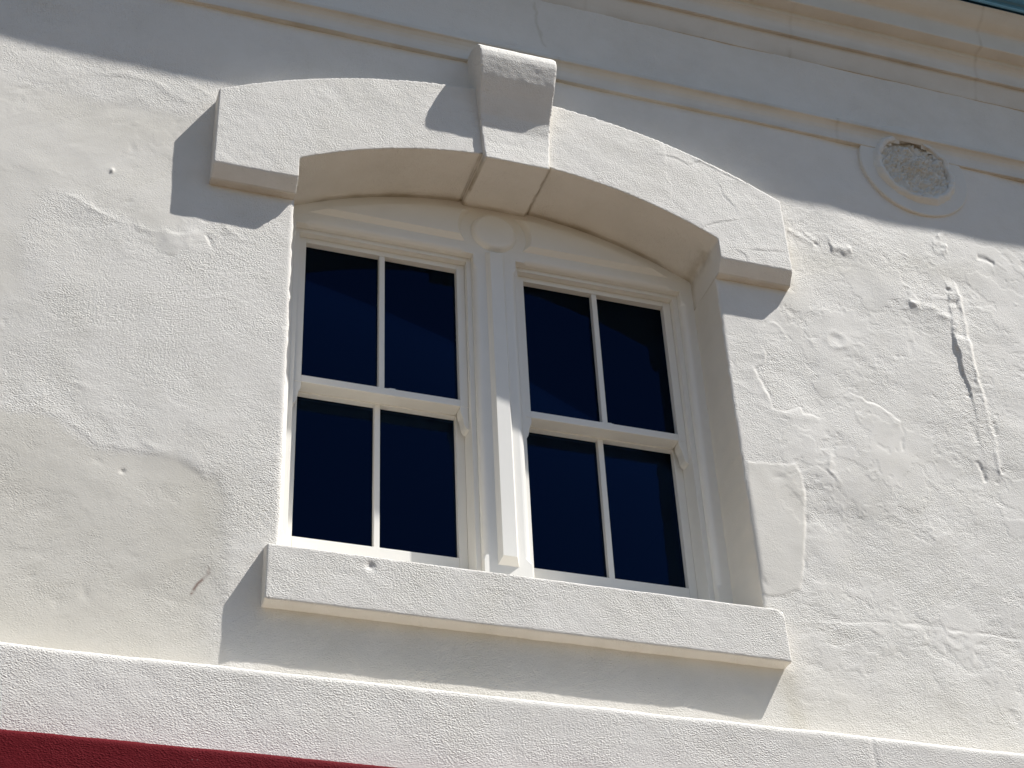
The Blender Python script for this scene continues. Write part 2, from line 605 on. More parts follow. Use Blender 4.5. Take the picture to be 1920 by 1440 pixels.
# right of the window
rr = (PX > A_)
hgt += np.where(rr, 0.0035 * fbm(P3, 2.6, 41, 3) * smooth(A_, A_ + 0.25, PX), 0)
mf = soft_mask('flake_patch', 0.006)
rough *= 1 - 0.0 * mf
md_ = soft_mask('mid_patch', 0.010)
rough *= 1 - 0.7 * md_
hgt += 0.0014 * md_
hgt += step('flake', 0.0024, -1, 0.05, 0.0035, 0.04) * 0.9
hgt -= ridge('flake', 0.0016, 0.005, 0.05)
d_, s_, t_ = dist_poly(FEAT['flake'])
flat = np.where((s_ < 0), np.exp(-d_ / 0.08), 0)
rough *= 1 - 0.55 * flat
rough *= 1 + 0.35 * np.where((s_ > 0), np.exp(-d_ / 0.06), 0)
hgt += step('flake2', 0.0022, -1, 0.05, 0.004, 0.05) - ridge('flake2', 0.0012, 0.005, 0.05)
d_, s_, t_ = dist_poly(FEAT['flake2'])
rough *= 1 - 0.6 * np.where((s_ < 0), np.exp(-d_ / 0.06), 0)
hgt += step('flake3', 0.0016, -1, 0.05, 0.004)
hgt += step('mid_edge', 0.0018, 1, 0.05, 0.005) * -1 - ridge('mid_edge', 0.0014, 0.006)
hgt -= ridge('low_crack', 0.0014, 0.006, 0.03)
hgt += step('low_crack', 0.0009, -1, 0.05, 0.006, 0.03) + ridge('low_ridge', 0.0008, 0.020, 0.1)
hgt += ridge('patch_e', 0.0018, 0.008) - ridge('crack_f', 0.0014, 0.005)
for nme, h_, w_ in (('scar_dark', -0.0060, 0.016), ('scar_dark2', -0.0050, 0.009), ('scar_low', -0.0022, 0.007),
                    ('scar_low2', -0.0034, 0.008), ('scar_foot', -0.0034, 0.007), ('scar_foot2', -0.0024, 0.006),
                    ('scar_r', -0.0034, 0.009), ('scar_arm', 0.0042, 0.024), ('blob_a', 0.0048, 0.026),
                    ('blob_b', 0.0042, 0.024), ('blob_c', -0.0030, 0.012), ('blob_d', 0.0042, 0.022),
                    ('lump_l', 0.0042, 0.020), ('lump_m', 0.0044, 0.020), ('groove_l', -0.0030, 0.009)):
    hgt += ridge(nme, h_, w_, 0.02)
# the filled chase running down the right of the picture
cx_ = np.interp(PZ, [0.35, 0.66, 0.99, 1.2], [1.690, 1.692, 1.684, 1.700])
wl = PX0 + 0.8 * WX - cx_
rt = np.interp(PZ, [0.35, 0.56, 0.9, 1.2], [1.745, 1.748, 1.741, 1.746])
inz = smooth(0.34, 0.42, PZ) * smooth(1.27, 1.18, PZ)
amp = np.interp(PZ, [0.35, 0.6, 0.66, 0.80, 0.97, 1.0, 1.06, 1.2], [0.0008, 0.0012, 0.0024, 0.0058, 0.0095, 0.0040, 0.0030, 0.0045])
strip = smooth(-0.003, 0.003, wl) * smooth(0.014, -0.006, PX0 + 0.6 * WX - rt)
hgt += amp * strip * inz
hgt += 0.0022 * WMOD * inz * np.exp(-((PX0 + 0.6 * WX - rt + 0.004) / 0.008) ** 2)
rough *= 1 + 0.3 * strip * inz
(rx_, rz_), = FEAT['ring']
rd = np.hypot((PX - rx_) / 1.0, (PZ - rz_) / 0.85)
hgt += 0.0015 * WMOD * np.exp(-((rd - 0.038) / 0.014) ** 2) - 0.0012 * np.exp(-(rd / 0.02) ** 2)
for nme, h_, w_ in (('nail', -0.003, 0.007), ('chip', 0.0045, 0.0055)):
    (ax_, az_), = FEAT[nme]
    hgt += h_ * np.exp(-(((PX0 - ax_) ** 2 + (PZ0 - az_) ** 2 * (0.35 if nme == 'chip' else 1)) / w_ ** 2))
# thin skins of old filler left standing on the right, their broken edges showing
PW = np.c_[PX + 0.5 * WX, PZ * 0, PZ + 0.5 * WZ]
nf = fbm(PW, 4.2, 141, 5, 0.6)
reg = smooth(0.80, 0.95, PX) * smooth(1.60, 1.40, PZ) * smooth(-0.62, -0.5, PZ)
skin = smooth(0.27, 0.305, nf) * reg
hgt += 0.0006 * skin
rough *= 1 - 0.5 * skin
nf2 = fbm(PW, 6.5, 151, 5, 0.6)
skin2 = smooth(0.50, 0.535, nf2) * reg
hgt -= 0.0007 * skin2
rough *= 1 + 0.4 * skin2
skin3 = smooth(0.36, 0.40, fbm(PW, 3.6, 161, 5, 0.55)) * smooth(-0.85, -1.0, PX) * smooth(-0.6, -0.4, PZ)
hgt += 0.00025 * skin3
rough *= 1 - 0.35 * skin3
# strokes of the float
st_ = fbm(np.c_[(PX * 0.8 + PZ * 0.6) * 3.0, PX * 0, (-PX * 0.6 + PZ * 0.8) * 26.0], 1.0, 171, 3)
hgt += 0.00035 * st_ * smooth(-0.3, 0.5, fbm(P3, 2.1, 175, 2))
# random small pits, blisters and hairline scratches everywhere
for k in range(230):
    ax_, az_ = rng.uniform(X0, X1), rng.uniform(-0.65, 1.55)
    h_ = rng.choice([-1, -1, 1]) * rng.uniform(0.0005, 0.0017)
    if ax_ < -0.75:
        h_ *= 0.6
    w_ = rng.uniform(0.005, 0.014)
    an = rng.uniform(0, 3.14)
    m = (np.abs(PX - ax_) < 0.06) & (np.abs(PZ - az_) < 0.06)
    u = (PX[m] - ax_) * math.cos(an) + (PZ[m] - az_) * math.sin(an)
    w = -(PX[m] - ax_) * math.sin(an) + (PZ[m] - az_) * math.cos(an)
    hgt[m] += h_ * np.exp(-(u / (w_ * 2.2)) ** 2 - (w / w_) ** 2)
# mesh-scale grain that can cast its own small shadows
gr = fbm(np.c_[P3[:, 0] * 0.85 + P3[:, 2] * 0.3, P3[:, 1], P3[:, 2] * 1.1 - P3[:, 0] * 0.3], 72, 61, 2, 0.6)
rough = np.clip(rough, 0.16, 1.7)
hgt += 0.00030 * gr * rough
hgt += np.where(rr, 0.0005 * np.abs(fbm(P3, 17, 66, 2)) * smooth(0.3, 1.3, rough), 0)
# stains that belong to the paint
pale = 0.5 + 0.5 * fbm(P3, 2.2, 71, 3)
stain += 0.28 * np.exp(-((PX - 1.03) / 0.05) ** 2) * smooth(1.6, 1.2, PZ) * smooth(0.75, 1.05, PZ) * pale
stain += 0.5 * np.exp(-((PX - 1.25) / 0.25) ** 2 - ((PZ - 1.22) / 0.07) ** 2) * pale
stain += 0.5 * np.exp(-((PX - 1.72) / 0.20) ** 2 - ((PZ - 1.30) / 0.06) ** 2) * pale
stain += 0.45 * np.exp(-((PX - 0.80) / 0.035) ** 2) * smooth(-0.42, -0.50, PZ) * pale
stain += 0.22 * smooth(-0.35, -0.62, PZ) * pale
stain += 0.25 * np.exp(-((PX + 0.95) / 0.12) ** 2 - ((PZ + 0.25) / 0.2) ** 2) * pale
stain += 0.25 * np.exp(-((PX + 1.25) / 0.3) ** 2 - ((PZ - 1.25) / 0.08) ** 2) * pale
stain += 0.25 * smooth(2.22, 2.34, PZ) * pale
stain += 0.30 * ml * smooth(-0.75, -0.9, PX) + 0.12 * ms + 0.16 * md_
stain = np.clip(stain, 0, 0.7)
d_, s_, t_ = dist_poly(FEAT['rust'])
rust += 0.85 * np.exp(-(d_ / 0.0045) ** 2) * (0.35 + 0.65 * (vnoise(P3, 60, 5) > -0.2)) * smooth(1.0, 0.55, t_)
for pts in ([(0.143, 2.29), (0.143, 2.246), (0.153, 2.145), (0.174, 2.064)],):
    d_, s_, t_ = dist_poly(pts)
    hgt -= 0.001 * np.exp(-(d_ / 0.005) ** 2)
    stain = np.maximum(stain, 0.45 * np.exp(-(d_ / 0.006) ** 2))
PX, PZ = PX0, PZ0
# edges of the opening roll inwards and are a little uneven
ex = np.where((PZ < 1.30) & (PZ > -0.44), np.abs(np.abs(PX) - A_), 1.0)
far = smooth(0.02, 0.0, ex)
yy = -hgt * (1 - 0.5 * far)
yy += 0.004 * np.clip(1 - ex / 0.012, 0, 1) ** 2
farx = (PX < X0 - 0.1) | (PX > X1 + 0.1)
yy[farx] = 0
jx = 0.0022 * fbm(np.c_[PZ, PZ * 0, PX * 0], 28, 81, 3)
PXj = PX + np.where(ex < 1e-6, np.sign(PX) * jx, 0)
V = np.c_[PXj, yy, PZ]
idx = np.arange(nx * nz).reshape(nz, nx)
a, b, c, d = idx[:-1, :-1].ravel(), idx[:-1, 1:].ravel(), idx[1:, 1:].ravel(), idx[1:, :-1].ravel()
fx = 0.5 * (PX[a] + PX[b])
fz = 0.5 * (PZ[a] + PZ[c])
keep = ~((np.abs(fx) < A_) & (fz > -0.37) & (fz < 1.40))
quads = np.c_[a, b, c, d][keep]
# reveals of the opening, same sheet
nv = len(V)
extra_v, extra_q = [], []
rows = [i for i in range(nz) if -0.40 < ZS[i] < 1.068]
prof = [(0.006, 0.010), (0.0075, 0.022), (0.008, 0.06), (0.008, 0.10), (0.008, 0.15), (0.008, 0.215)]
for sgn in (-1, 1):
    ci = int(np.argmin(np.abs(XS - sgn * A_)))
    base = nv + len(extra_v)
    for r_i in rows:
        ox, oy, oz = V[idx[r_i, ci]]
        for k, (din, dy) in enumerate(prof):
            w = 0.0012 * math.sin(oz * 23 + dy * 40) + 0.0008 * math.sin(oz * 71 + dy * 15)
            fade_ = max(0.0, 1 - dy / 0.05)
            extra_v.append((sgn * (A_ + 0.002) + (ox - sgn * A_) * fade_ - sgn * 0.002 * (1 - fade_) + w * (1 - fade_), dy, oz))
    npf = len(prof)
    for i in range(len(rows) - 1):
        chain0 = [idx[rows[i], ci]] + [base + i * npf + k for k in range(npf)]
        chain1 = [idx[rows[i + 1], ci]] + [base + (i + 1) * npf + k for k in range(npf)]
        for k in range(npf):
            q = (chain0[k], chain0[k + 1], chain1[k + 1], chain1[k])
            extra_q.append(q if sgn < 0 else q[::-1])
V = np.vstack([V, np.array(extra_v)])
quads = np.vstack([quads, np.array(extra_q)])
me = bpy.data.meshes.new("wall")
me.vertices.add(len(V))
me.vertices.foreach_set("co", V.ravel())
me.loops.add(len(quads) * 4)
me.loops.foreach_set("vertex_index", quads.ravel().astype(np.int32))
me.polygons.add(len(quads))
me.polygons.foreach_set("loop_start", np.arange(0, len(quads) * 4, 4, dtype=np.int32))
me.polygons.foreach_set("loop_total", np.full(len(quads), 4, dtype=np.int32))
me.update(calc_edges=True)
ne = len(extra_v)
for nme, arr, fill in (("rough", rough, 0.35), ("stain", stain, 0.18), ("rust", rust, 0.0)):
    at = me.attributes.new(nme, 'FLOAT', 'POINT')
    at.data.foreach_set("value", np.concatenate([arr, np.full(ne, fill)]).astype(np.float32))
me.validate()
me.shade_smooth()
wall = link("wall", me, M_WALL)

# -- sides, back and roof of the building, all out of the picture
bm = bmesh.new()
add_box(bm, -9.0, 9.0, 0.0, 0.3, GZ, -1.16, 0)
lower = from_bm("lower_wall", bm, M_STUCCO)
bm = bmesh.new()
add_box(bm, -9.0, -8.7, 0.31, 7.0, GZ, 2.90, 0)
add_box(bm, 8.7, 9.0, 0.31, 7.0, GZ, 2.90, 0)
add_box(bm, -8.69, 8.69, 6.7, 7.0, GZ, 2.90, 0)
rear = from_bm("rear_wall", bm, M_STUCCO)
bm = bmesh.new()
add_box(bm, -9.0, 9.0, 0.02, 7.0, 2.905, 3.0, 0)
roof = from_bm("roof", bm, M_DARK)
# dark room behind the panes
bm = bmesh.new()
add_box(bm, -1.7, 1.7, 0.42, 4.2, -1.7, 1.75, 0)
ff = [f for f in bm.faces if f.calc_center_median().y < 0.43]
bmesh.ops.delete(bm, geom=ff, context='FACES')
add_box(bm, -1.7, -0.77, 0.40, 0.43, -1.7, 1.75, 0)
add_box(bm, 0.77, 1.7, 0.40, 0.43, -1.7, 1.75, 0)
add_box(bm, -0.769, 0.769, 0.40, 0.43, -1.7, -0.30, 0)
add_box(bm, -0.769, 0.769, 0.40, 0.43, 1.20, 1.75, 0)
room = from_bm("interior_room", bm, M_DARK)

# ---------------------------------------------------------------- hood mould over the window
B_, DH, ZHT, ZHB, ZC, DC, ZSP = 1.029, 0.060, 1.431, 1.101, 1.054, 0.026, 1.185
R_IN = (0.75 ** 2 + 0.187 ** 2) / (2 * 0.187)
ZA_IN = 1.372
R_EX = (1.029 ** 2 + 0.259 ** 2) / (2 * 0.259)
ZA_EX = 1.690


def arc_in(x, off=0.0):
    r = R_IN + off
    return (ZA_IN - R_IN) + math.sqrt(r * r - x * x)


def arc_ex(x):
    return (ZA_EX - R_EX) + math.sqrt(R_EX * R_EX - x * x)


def hood_ring(y, zfoot):
    pts = []
    for i in range(41):
        x = -B_ + 2 * B_ * i / 40
        pts.append((x, y, arc_ex(x)))
    pts.append((B_, y, zfoot))
    pts.append((A_, y, zfoot))
    for i in range(33):
        x = A_ - 2 * A_ * i / 32
        pts.append((x, y, arc_in(x)))
    pts.append((-A_, y, zfoot))
    pts.append((-B_, y, zfoot))
    return pts


HC = [[(0.584, 1.545), (0.622, 1.545), (0.671, 1.521), (0.719, 1.552)], [(0.72, 1.245), (0.767, 1.27), (0.821, 1.292)],
      [(0.833, 1.141), (0.847, 1.132), (0.848, 1.098)], [(0.882, 1.165), (0.933, 1.172), (0.979, 1.182)],
      [(0.72, 1.552), (0.78, 1.527), (0.86, 1.497)], [(0.79, 1.45), (0.80, 1.40), (0.83, 1.36)]]


def hood_extra(co, nr):
    global PX, PZ
    sx, sz = PX, PZ
    w1, w2 = 0.004 * fbm(co, 40, 91, 2), 0.004 * fbm(co, 40, 93, 2)
    PX, PZ = co[:, 0] + w1, co[:, 2] + w2
    d = np.zeros(len(co))
    front = nr[:, 1] < -0.7
    for pl in HC:
        dd, s, t = dist_poly(pl)
        d -= 0.0012 * np.exp(-(dd / 0.004) ** 2)
        d += 0.0012 * (s > 0) * np.exp(-dd / 0.03)
    dd, s, t = dist_poly([(0.585, 1.583), (0.582, 1.446), (0.598, 1.396), (0.586, 1.347)])
    d += 0.0009 * smooth(-0.004, 0.004, -dd * s) * (s < 0) * 1.0 * np.exp(-dd / 0.15)
    PX, PZ = sx, sz
    joint = np.exp(-((np.abs(co[:, 0] - KC) - 0.1225) / 0.0035) ** 2) * (co[:, 2] < 1.42) * (nr[:, 2] < -0.6)
    return d * front - 0.009 * joint


KC = 0.006
bm = bmesh.new()
add_loft(bm, [hood_ring(-DH, ZHB), hood_ring(-DC, ZC), hood_ring(0.206, ZC)])
hood = rough_solid("window_hood", bm, M_STUCCO, None, 0.0050, 0.0011, 0.0004, 5, 2, hood_extra)

# keystone, a scroll-topped block
KC = 0.006
prof = [(-0.20, 1.354), (0.082, 1.338), (0.077, 1.42), (0.076, 1.49), (0.083, 1.55), (0.105, 1.62), (0.134, 1.69),
        (0.146, 1.738), (0.153, 1.770), (0.154, 1.795), (0.148, 1.818), (0.128, 1.845), (0.09, 1.868), (0.05, 1.885), (-0.03, 1.895), (-0.03, 1.55), (-0.20, 1.55)]


def kw(z):
    return 0.118 + (min(z, 1.80) - 1.350) * 0.060


bm = bmesh.new()
add_loft(bm, [[(KC - kw(z), -d, z) for d, z in prof], [(KC + kw(z), -d, z) for d, z in prof]])
key = rough_solid("keystone", bm, M_STUCCO, None, 0.0042, 0.0004, 0.0004, 15, 2)


def set_grime_shade(ob, fn):
    me_ = ob.data
    n_ = len(me_.vertices)
    c_ = np.empty(n_ * 3)
    me_.vertices.foreach_get("co", c_)
    c_ = c_.reshape(-1, 3)
    at_ = me_.attributes.new("grime_shade", 'FLOAT', 'POINT')
    at_.data.foreach_set("value", np.clip(fn(c_), 0, 0.85).astype(np.float32))


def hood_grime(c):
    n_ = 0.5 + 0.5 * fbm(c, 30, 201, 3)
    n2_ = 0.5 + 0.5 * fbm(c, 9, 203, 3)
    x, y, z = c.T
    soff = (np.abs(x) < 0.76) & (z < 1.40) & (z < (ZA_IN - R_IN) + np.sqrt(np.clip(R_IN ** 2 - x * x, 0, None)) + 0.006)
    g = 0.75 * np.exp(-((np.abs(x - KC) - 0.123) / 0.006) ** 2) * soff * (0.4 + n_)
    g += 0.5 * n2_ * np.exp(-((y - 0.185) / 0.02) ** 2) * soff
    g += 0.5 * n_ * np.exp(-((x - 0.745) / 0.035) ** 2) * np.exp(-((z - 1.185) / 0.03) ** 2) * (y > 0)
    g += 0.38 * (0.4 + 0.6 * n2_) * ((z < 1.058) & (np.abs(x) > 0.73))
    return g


set_grime_shade(hood, hood_grime)
set_grime_shade(key, lambda c: 0.6 * (0.4 + 0.6 * fbm(c, 30, 207, 2)) * (np.abs(np.abs(c[:, 0] - KC) - 0.118) < 0.006) * (c[:, 2] < 1.36))

# sill
S_, DS, ZST, ZSB = 0.7925, 0.051, -0.284, -0.4594
bm = bmesh.new()
sec = [(-DS, ZSB), (-DS, ZST), (0.0, ZST + 0.018), (0.25, ZST + 0.05), (0.25, ZSB)]
add_loft(bm, [[(-S_, y, z) for y, z in sec], [(S_, y, z) for y, z in sec]])


def sill_extra(co, nr):
    d = np.zeros(len(co))
    r = np.hypot(co[:, 0] + 0.497, co[:, 2] + 0.315)
    d -= 0.006 * np.exp(-(r / 0.012) ** 2) * (nr[:, 1] < 0)
    rx = np.clip((co[:, 0] - (S_ - 0.03)) / 0.03, 0, 1) * np.clip((co[:, 2] - (ZST - 0.03)) / 0.03, 0, 1)
    d -= 0.012 * rx * rx
    d += 0.0006 * fbm(co, 13, 52, 2) * (np.abs(nr[:, 1]) < 0.9)
    return d


sill = rough_solid("window_sill", bm, M_STUCCO, None, 0.0050, 0.0008, 0.0004, 25, 2, sill_extra)

# ---------------------------------------------------------------- horizontal mouldings
xs_f = np.unique(np.concatenate([[-9, -5], np.arange(-2.6, 3.2, 0.012), [5, 9]]))
string = extrude_profile("string_course", [(0, 1.876), (0.0155, 1.877), (0.0165, 1.880), (0.0168, 1.905), (0.019, 1.921), (0.025, 1.936), (0.034, 1.947), (0.042, 1.951), (0.043, 1.953), (0.043, 1.968), (0.030, 1.980), (0.0, 1.99)],
                         M_TRIM, None, 0, 0, xs_f, 0.0012, 33)
bm = bmesh.new()
bm.from_mesh(string.data)
cut = [f for f in bm.faces if len(f.verts) == 4 and (f.calc_center_median().x - 1.680) ** 2 + (f.calc_center_median().z - 1.800) ** 2 < 0.138 ** 2]
bmesh.ops.delete(bm, geom=cut, context='FACES')
bm.to_mesh(string.data)
bm.free()
corn = [(0, 2.311), (0.003, 2.318), (0.009, 2.338), (0.017, 2.360), (0.025, 2.380), (0.029, 2.393), (0.030, 2.396),
        (0.0435, 2.396), (0.0448, 2.398), (0.045, 2.440), (0.047, 2.455), (0.054, 2.470), (0.063, 2.480), (0.069, 2.483), (0.070, 2.486), (0.070, 2.501), (0.072, 2.5035),
        (0.1195, 2.506), (0.122, 2.509), (0.1222, 2.585), (0.124, 2.596), (0.131, 2.604), (0.145, 2.610), (0.160, 2.618), (0.174, 2.630), (0.186, 2.645), (0.192, 2.655), (0.197, 2.660), (0.200, 2.662), (0.2005, 2.668), (0.18, 2.672), (0, 2.70)]
cornice = extrude_profile("cornice", corn, M_TRIM, None, 0, 0, xs_f, 0.0014, 43)
xs_g = np.unique(np.concatenate([[-9, -5], np.arange(-2.6, 3.2, 0.05), [5, 9]]))
gut = [(0.05, 2.760), (0.185, 2.758), (0.200, 2.682), (0.206, 2.676), (0.214, 2.677), (0.2165, 2.683), (0.214, 2.690), (0.209, 2.694), (0.2085, 2.713), (0.215, 2.7165),
       (0.340, 2.711), (0.349, 2.713), (0.353, 2.718), (0.355, 2.73), (0.355, 2.84), (0.349, 2.86), (0.05, 2.86)]
gutter = extrude_profile("gutter", gut, M_TEAL, None, 0, 0, xs_g, 0.0003, 53)
for v_ in gutter.data.vertices:      # laid to a fall
    v_.co.z -= 0.0092 * (max(-2.6, min(3.2, v_.co.x)) - 2.4)

def mould_grime(z_bands, seams, amt):  # grime on cove and seams; browner bands along undersides and lips
    def fn(c):
        n_ = np.clip(0.5 + 0.6 * fbm(c, 4.0, 211, 4), 0, 1.2)
        n2_ = np.clip(0.5 + 0.6 * fbm(c, 25, 213, 3), 0, 1.2)
        g = np.zeros(len(c))
        for z0, w, a in z_bands:
            g += a * n_ * np.exp(-((c[:, 2] - z0) / w) ** 2)
        for x0 in seams:
            g += 0.24 * n2_ * np.exp(-((c[:, 0] - x0 - 0.0015 * np.sin(c[:, 2] * 90)) / 0.006) ** 2)
        return g + amt * n_ * n2_
    return fn


set_grime_shade(string, mould_grime([(1.8775, 0.0035, 0.45), (1.951, 0.008, 0.22)], (0.204, 1.36, -1.05), 0.06))
set_grime_shade(cornice, mould_grime([(2.315, 0.022, 0.22), (2.3965, 0.006, 0.28), (2.484, 0.008, 0.08), (2.506, 0.006, 0.08), (2.664, 0.01, 0.1)], (1.2245, 2.08, 0.35), 0.05))

# white band and the red ledge below it
bx = np.unique(np.concatenate([[-9, -5], np.arange(-2.2, 2.6, 0.008), [5, 9]]))
def band(name, ztop, zbot, d0, d1, mat, seed, zback_top, big):
    """projecting course: weathered top, rounded arris, rough face"""
    prof = [(d0 * 0.0, zbot)] if False else []
    zs = np.arange(zbot, ztop - 0.012, 0.008)
    pts = [(0.0, zbot)] + [(d1, z) for z in zs] + [(d1 - 0.001, ztop - 0.010), (d1 - 0.004, ztop - 0.004), (d1 - 0.009, ztop - 0.0005), (d1 - 0.018, ztop + 0.001), (d0, zback_top)]
    P = np.array([(x, -d, z) for x in bx for d, z in pts])
    n = len(pts)
    dy = -big * fbm(P, 3, seed, 2) - 0.0005 * fbm(P, 14, seed + 3, 2) - 0.00035 * fbm(P, 60, seed + 5, 2, 0.6)
    dz = 0.0016 * fbm(np.c_[P[:, 0], P[:, 1] * 0, P[:, 2] * 0], 6, seed + 7, 3)
    fr = np.tile(np.array([0] + [1] * (n - 2) + [0]), len(bx)).astype(bool)
    P[fr, 1] += dy[fr]
    P[fr, 2] += dz[fr]
    if mat is M_STUCCO:
        j = 0.9655 + 0.001 * np.sin(P[:, 2] * 60)
        P[fr, 1] += (0.0035 * np.exp(-((P[:, 0] - j) / 0.004) ** 2))[fr]
    faces = [(i * n + k, i * n + k + 1, (i + 1) * n + k + 1, (i + 1) * n + k) for i in range(len(bx) - 1) for k in range(n - 1)]
    me = bpy.data.meshes.new(name)
    me.from_pydata(P.tolist(), [], faces)
    b_ = bmesh.new()
    b_.from_mesh(me)
    bmesh.ops.recalc_face_normals(b_, faces=b_.faces[:])
    b_.to_mesh(me)
    b_.free()
    me.shade_smooth()
    return link(name, me, mat)


white_band = band("band_course", -0.711, -1.01, -0.01, 0.128, M_STUCCO, 63, -0.700, 0.0012)
red_band = band("red_ledge", -0.983, -1.23, 0.0, 0.215, M_RED, 73, -0.972, 0.002)

# ---------------------------------------------------------------- roundel at the string course
RX, RZ = 1.680, 1.800
bm = bmesh.new()


def circ(r, y, n=72, sq=1.0):
    return [(RX + r * math.cos(2 * math.pi * i / n), y, RZ + r * math.sin(2 * math.pi * i / n)) for i in range(n)]


add_loft(bm, [circ(0.233, 0.004), circ(0.233, -0.0100), circ(0.229, -0.0128), circ(0.17, -0.0130)], cap=False)
roundel = from_bm("roundel", bm, M_TRIM, None)
me = roundel.data
co = np.empty(len(me.vertices) * 3)
bm = bmesh.new()
prof_r = [(0.182, 0.008), (0.176, 0.015), (0.171, 0.022), (0.167, 0.027), (0.162, 0.031), (0.157, 0.0315), (0.151, 0.029), (0.1475, 0.029), (0.146, 0.018), (0.1455, -0.004)]
add_loft(bm, [circ(r, -y, 140) for r, y in prof_r], cap=False)
rim = from_bm("rim", bm, M_TRIM, None, True)
co = np.empty(len(rim.data.vertices) * 3)
rim.data.vertices.foreach_get("co", co)
co = co.reshape(-1, 3)
nn = co - np.array([RX, 0, RZ])
nn[:, 1] = 0
nn /= np.linalg.norm(nn, axis=1)[:, None]
co += nn * (0.005 * fbm(co, 18, 83, 3) + 0.003 * fbm(co, 60, 89, 2))[:, None]
co[:, 1] += 0.004 * fbm(co, 24, 84, 3) + 0.003 * fbm(co, 70, 88, 2)
rim.data.vertices.foreach_set("co", co.ravel())
rim.data.update()
rings, segs = 46, 150
vs = [(RX, 0, RZ)]
for i in range(1, rings + 1):
    for j in range(segs):
        r = 0.152 * i / rings
        an = 2 * math.pi * j / segs
        vs.append((RX + r * math.cos(an), 0, RZ + r * math.sin(an)))
P = np.array(vs)
f1 = fbm(P, 30, 85, 3, 0.65)
f2 = np.abs(fbm(P, 62, 87, 3, 0.7))
P[:, 1] = np.minimum(-(0.019 + 0.007 * f1 - 0.012 * f2) + 0.006 * smooth(0.06, 0.14, P[:, 2] - RZ) - 0.010 * smooth(-0.04, -0.15, P[:, 2] - RZ), -0.004)
fc = [(0, 1 + j, 1 + (j + 1) % segs) for j in range(segs)]
for i in range(rings - 1):
    for j in range(segs):
        a0, b0 = 1 + i * segs + j, 1 + i * segs + (j + 1) % segs
        fc.append((a0, a0 + segs, b0 + segs, b0))
me = bpy.data.meshes.new("rough_infill")
me.from_pydata(P.tolist(), [], fc)
bm = bmesh.new()
bm.from_mesh(me)
bmesh.ops.recalc_face_normals(bm, faces=bm.faces[:])
bm.to_mesh(me)
bm.free()
me.shade_smooth()
if sum(p.normal.y for p in me.polygons) > 0:
    me.flip_normals()
infill = link("rough_infill", me, M_TRIM)
set_grime_shade(infill, lambda c: 0.12 * smooth(-0.009, -0.004, c[:, 1]) + 0.3 * smooth(0.11, 0.14, c[:, 2] - RZ) + 0.06 * np.clip(fbm(c, 40, 222, 2), 0, 1))  # overhang shade under the rim painted into the colour; pits and flecks browner

# ---------------------------------------------------------------- joinery
YF, YB = 0.190, 0.2195       # face and back of the outer frame
YL = 0.2205                  # face of the inner lining
MW, JX, HZ = 0.0774, 0.702, 1.135
LI, LO, LZ = 0.094, 0.684, 1.120
CH = 0.0205


def ovolo(c, n=5):
    """(across, depth) from the face to the arris side of a rounded stop chamfer"""
    out = []
    for i in range(n + 1):
        t = i / n * math.pi / 2
        out.append((c * (1 - math.sin(t)), c * (1 - math.cos(t))))
    return out


def jamb_sec(x_out, x_in, c, z):
    s = 1 if x_in > x_out else -1
    pts = [(x_out, YB, z), (x_out, YF, z)]
    for ac, de in ovolo(c):
        pts.append((x_in - s * ac, YF + de, z))
    pts.append((x_in, YB, z))
    return pts


STOPS = [(-0.27, .0004), (-0.092, .0004), (-0.072, CH), (1.075, CH), (1.097, .0004), (1.175, .0004)]
bm = bmesh.new()
for s in (-1, 1):
    add_loft(bm, [jamb_sec(s * 0.756, s * JX, c, z) for z, c in STOPS])
HST = [(MW, .0004), (0.104, .0004), (0.120, CH), (0.655, CH), (0.672, .0004), (JX, .0004)]
for s in (-1, 1):
    secs = []
    for x, c in HST:
        pts = [(s * x, YB, 1.175), (s * x, YF, 1.175)]
        for ac, de in ovolo(c):
            pts.append((s * x, YF + de, HZ + ac))
        pts.append((s * x, YB, HZ))
        secs.append(pts)
    add_loft(bm, secs)
# arched head board
n = 48
top = [(-0.756 + 1.512 * i / n) for i in range(n + 1)]
outl = [(x, arc_in(min(0.75, abs(x)), 0.012)) for x in top] + [(0.756, 1.1755), (-0.756, 1.1755)]
add_loft(bm, [[(x, YF, z) for x, z in outl], [(x, YB, z) for x, z in outl]])
# inner lining
for s in (-1, 1):
    xa, xb = sorted((s * LO, s * 0.757))
    add_box(bm, xa, xb, YL, 0.40, -0.27, 1.20, 0.0012)
    xa, xb = sorted((s * (LI + .0003), s * (LO - .0003)))
    add_box(bm, xa, xb, YL, 0.40, LZ, 1.20, 0.0012)
    add_box(bm, xa, xb, 0.225, 0.40, -0.28, -0.135, 0.003)
add_box(bm, -LI, LI, YL, 0.40, -0.27, 1.20, 0.0012)
window = from_bm("window", bm, M_WOOD)

subs = []
bm = bmesh.new()
secs = []
for z, c in [(z, c) for z, c in STOPS]:
    pts = [(-MW, YB, z)]
    o = ovolo(c)
    pts += [(-MW + ac, YF + de, z) for ac, de in o[::-1]]
    pts += [(MW - ac, YF + de, z) for ac, de in o]
    pts += [(MW, YB, z)]
    secs.append(pts)
add_loft(bm, secs)


def raised(bm, base, front, y0, y1):
    add_loft(bm, [[(x, y0, z) for x, z in base], [(x, y1, z) for x, z in front]])


raised(bm, [(-.0345, -.108), (.0345, -.108), (.0345, 1.150), (-.0345, 1.150)], [(-.0225, -.083), (.0225, -.083), (.0225, 1.138), (-.0225, 1.138)], YF + 0.001, 0.170)
subs.append(from_bm("mullion", bm, M_WOOD))
DZ = 1.243


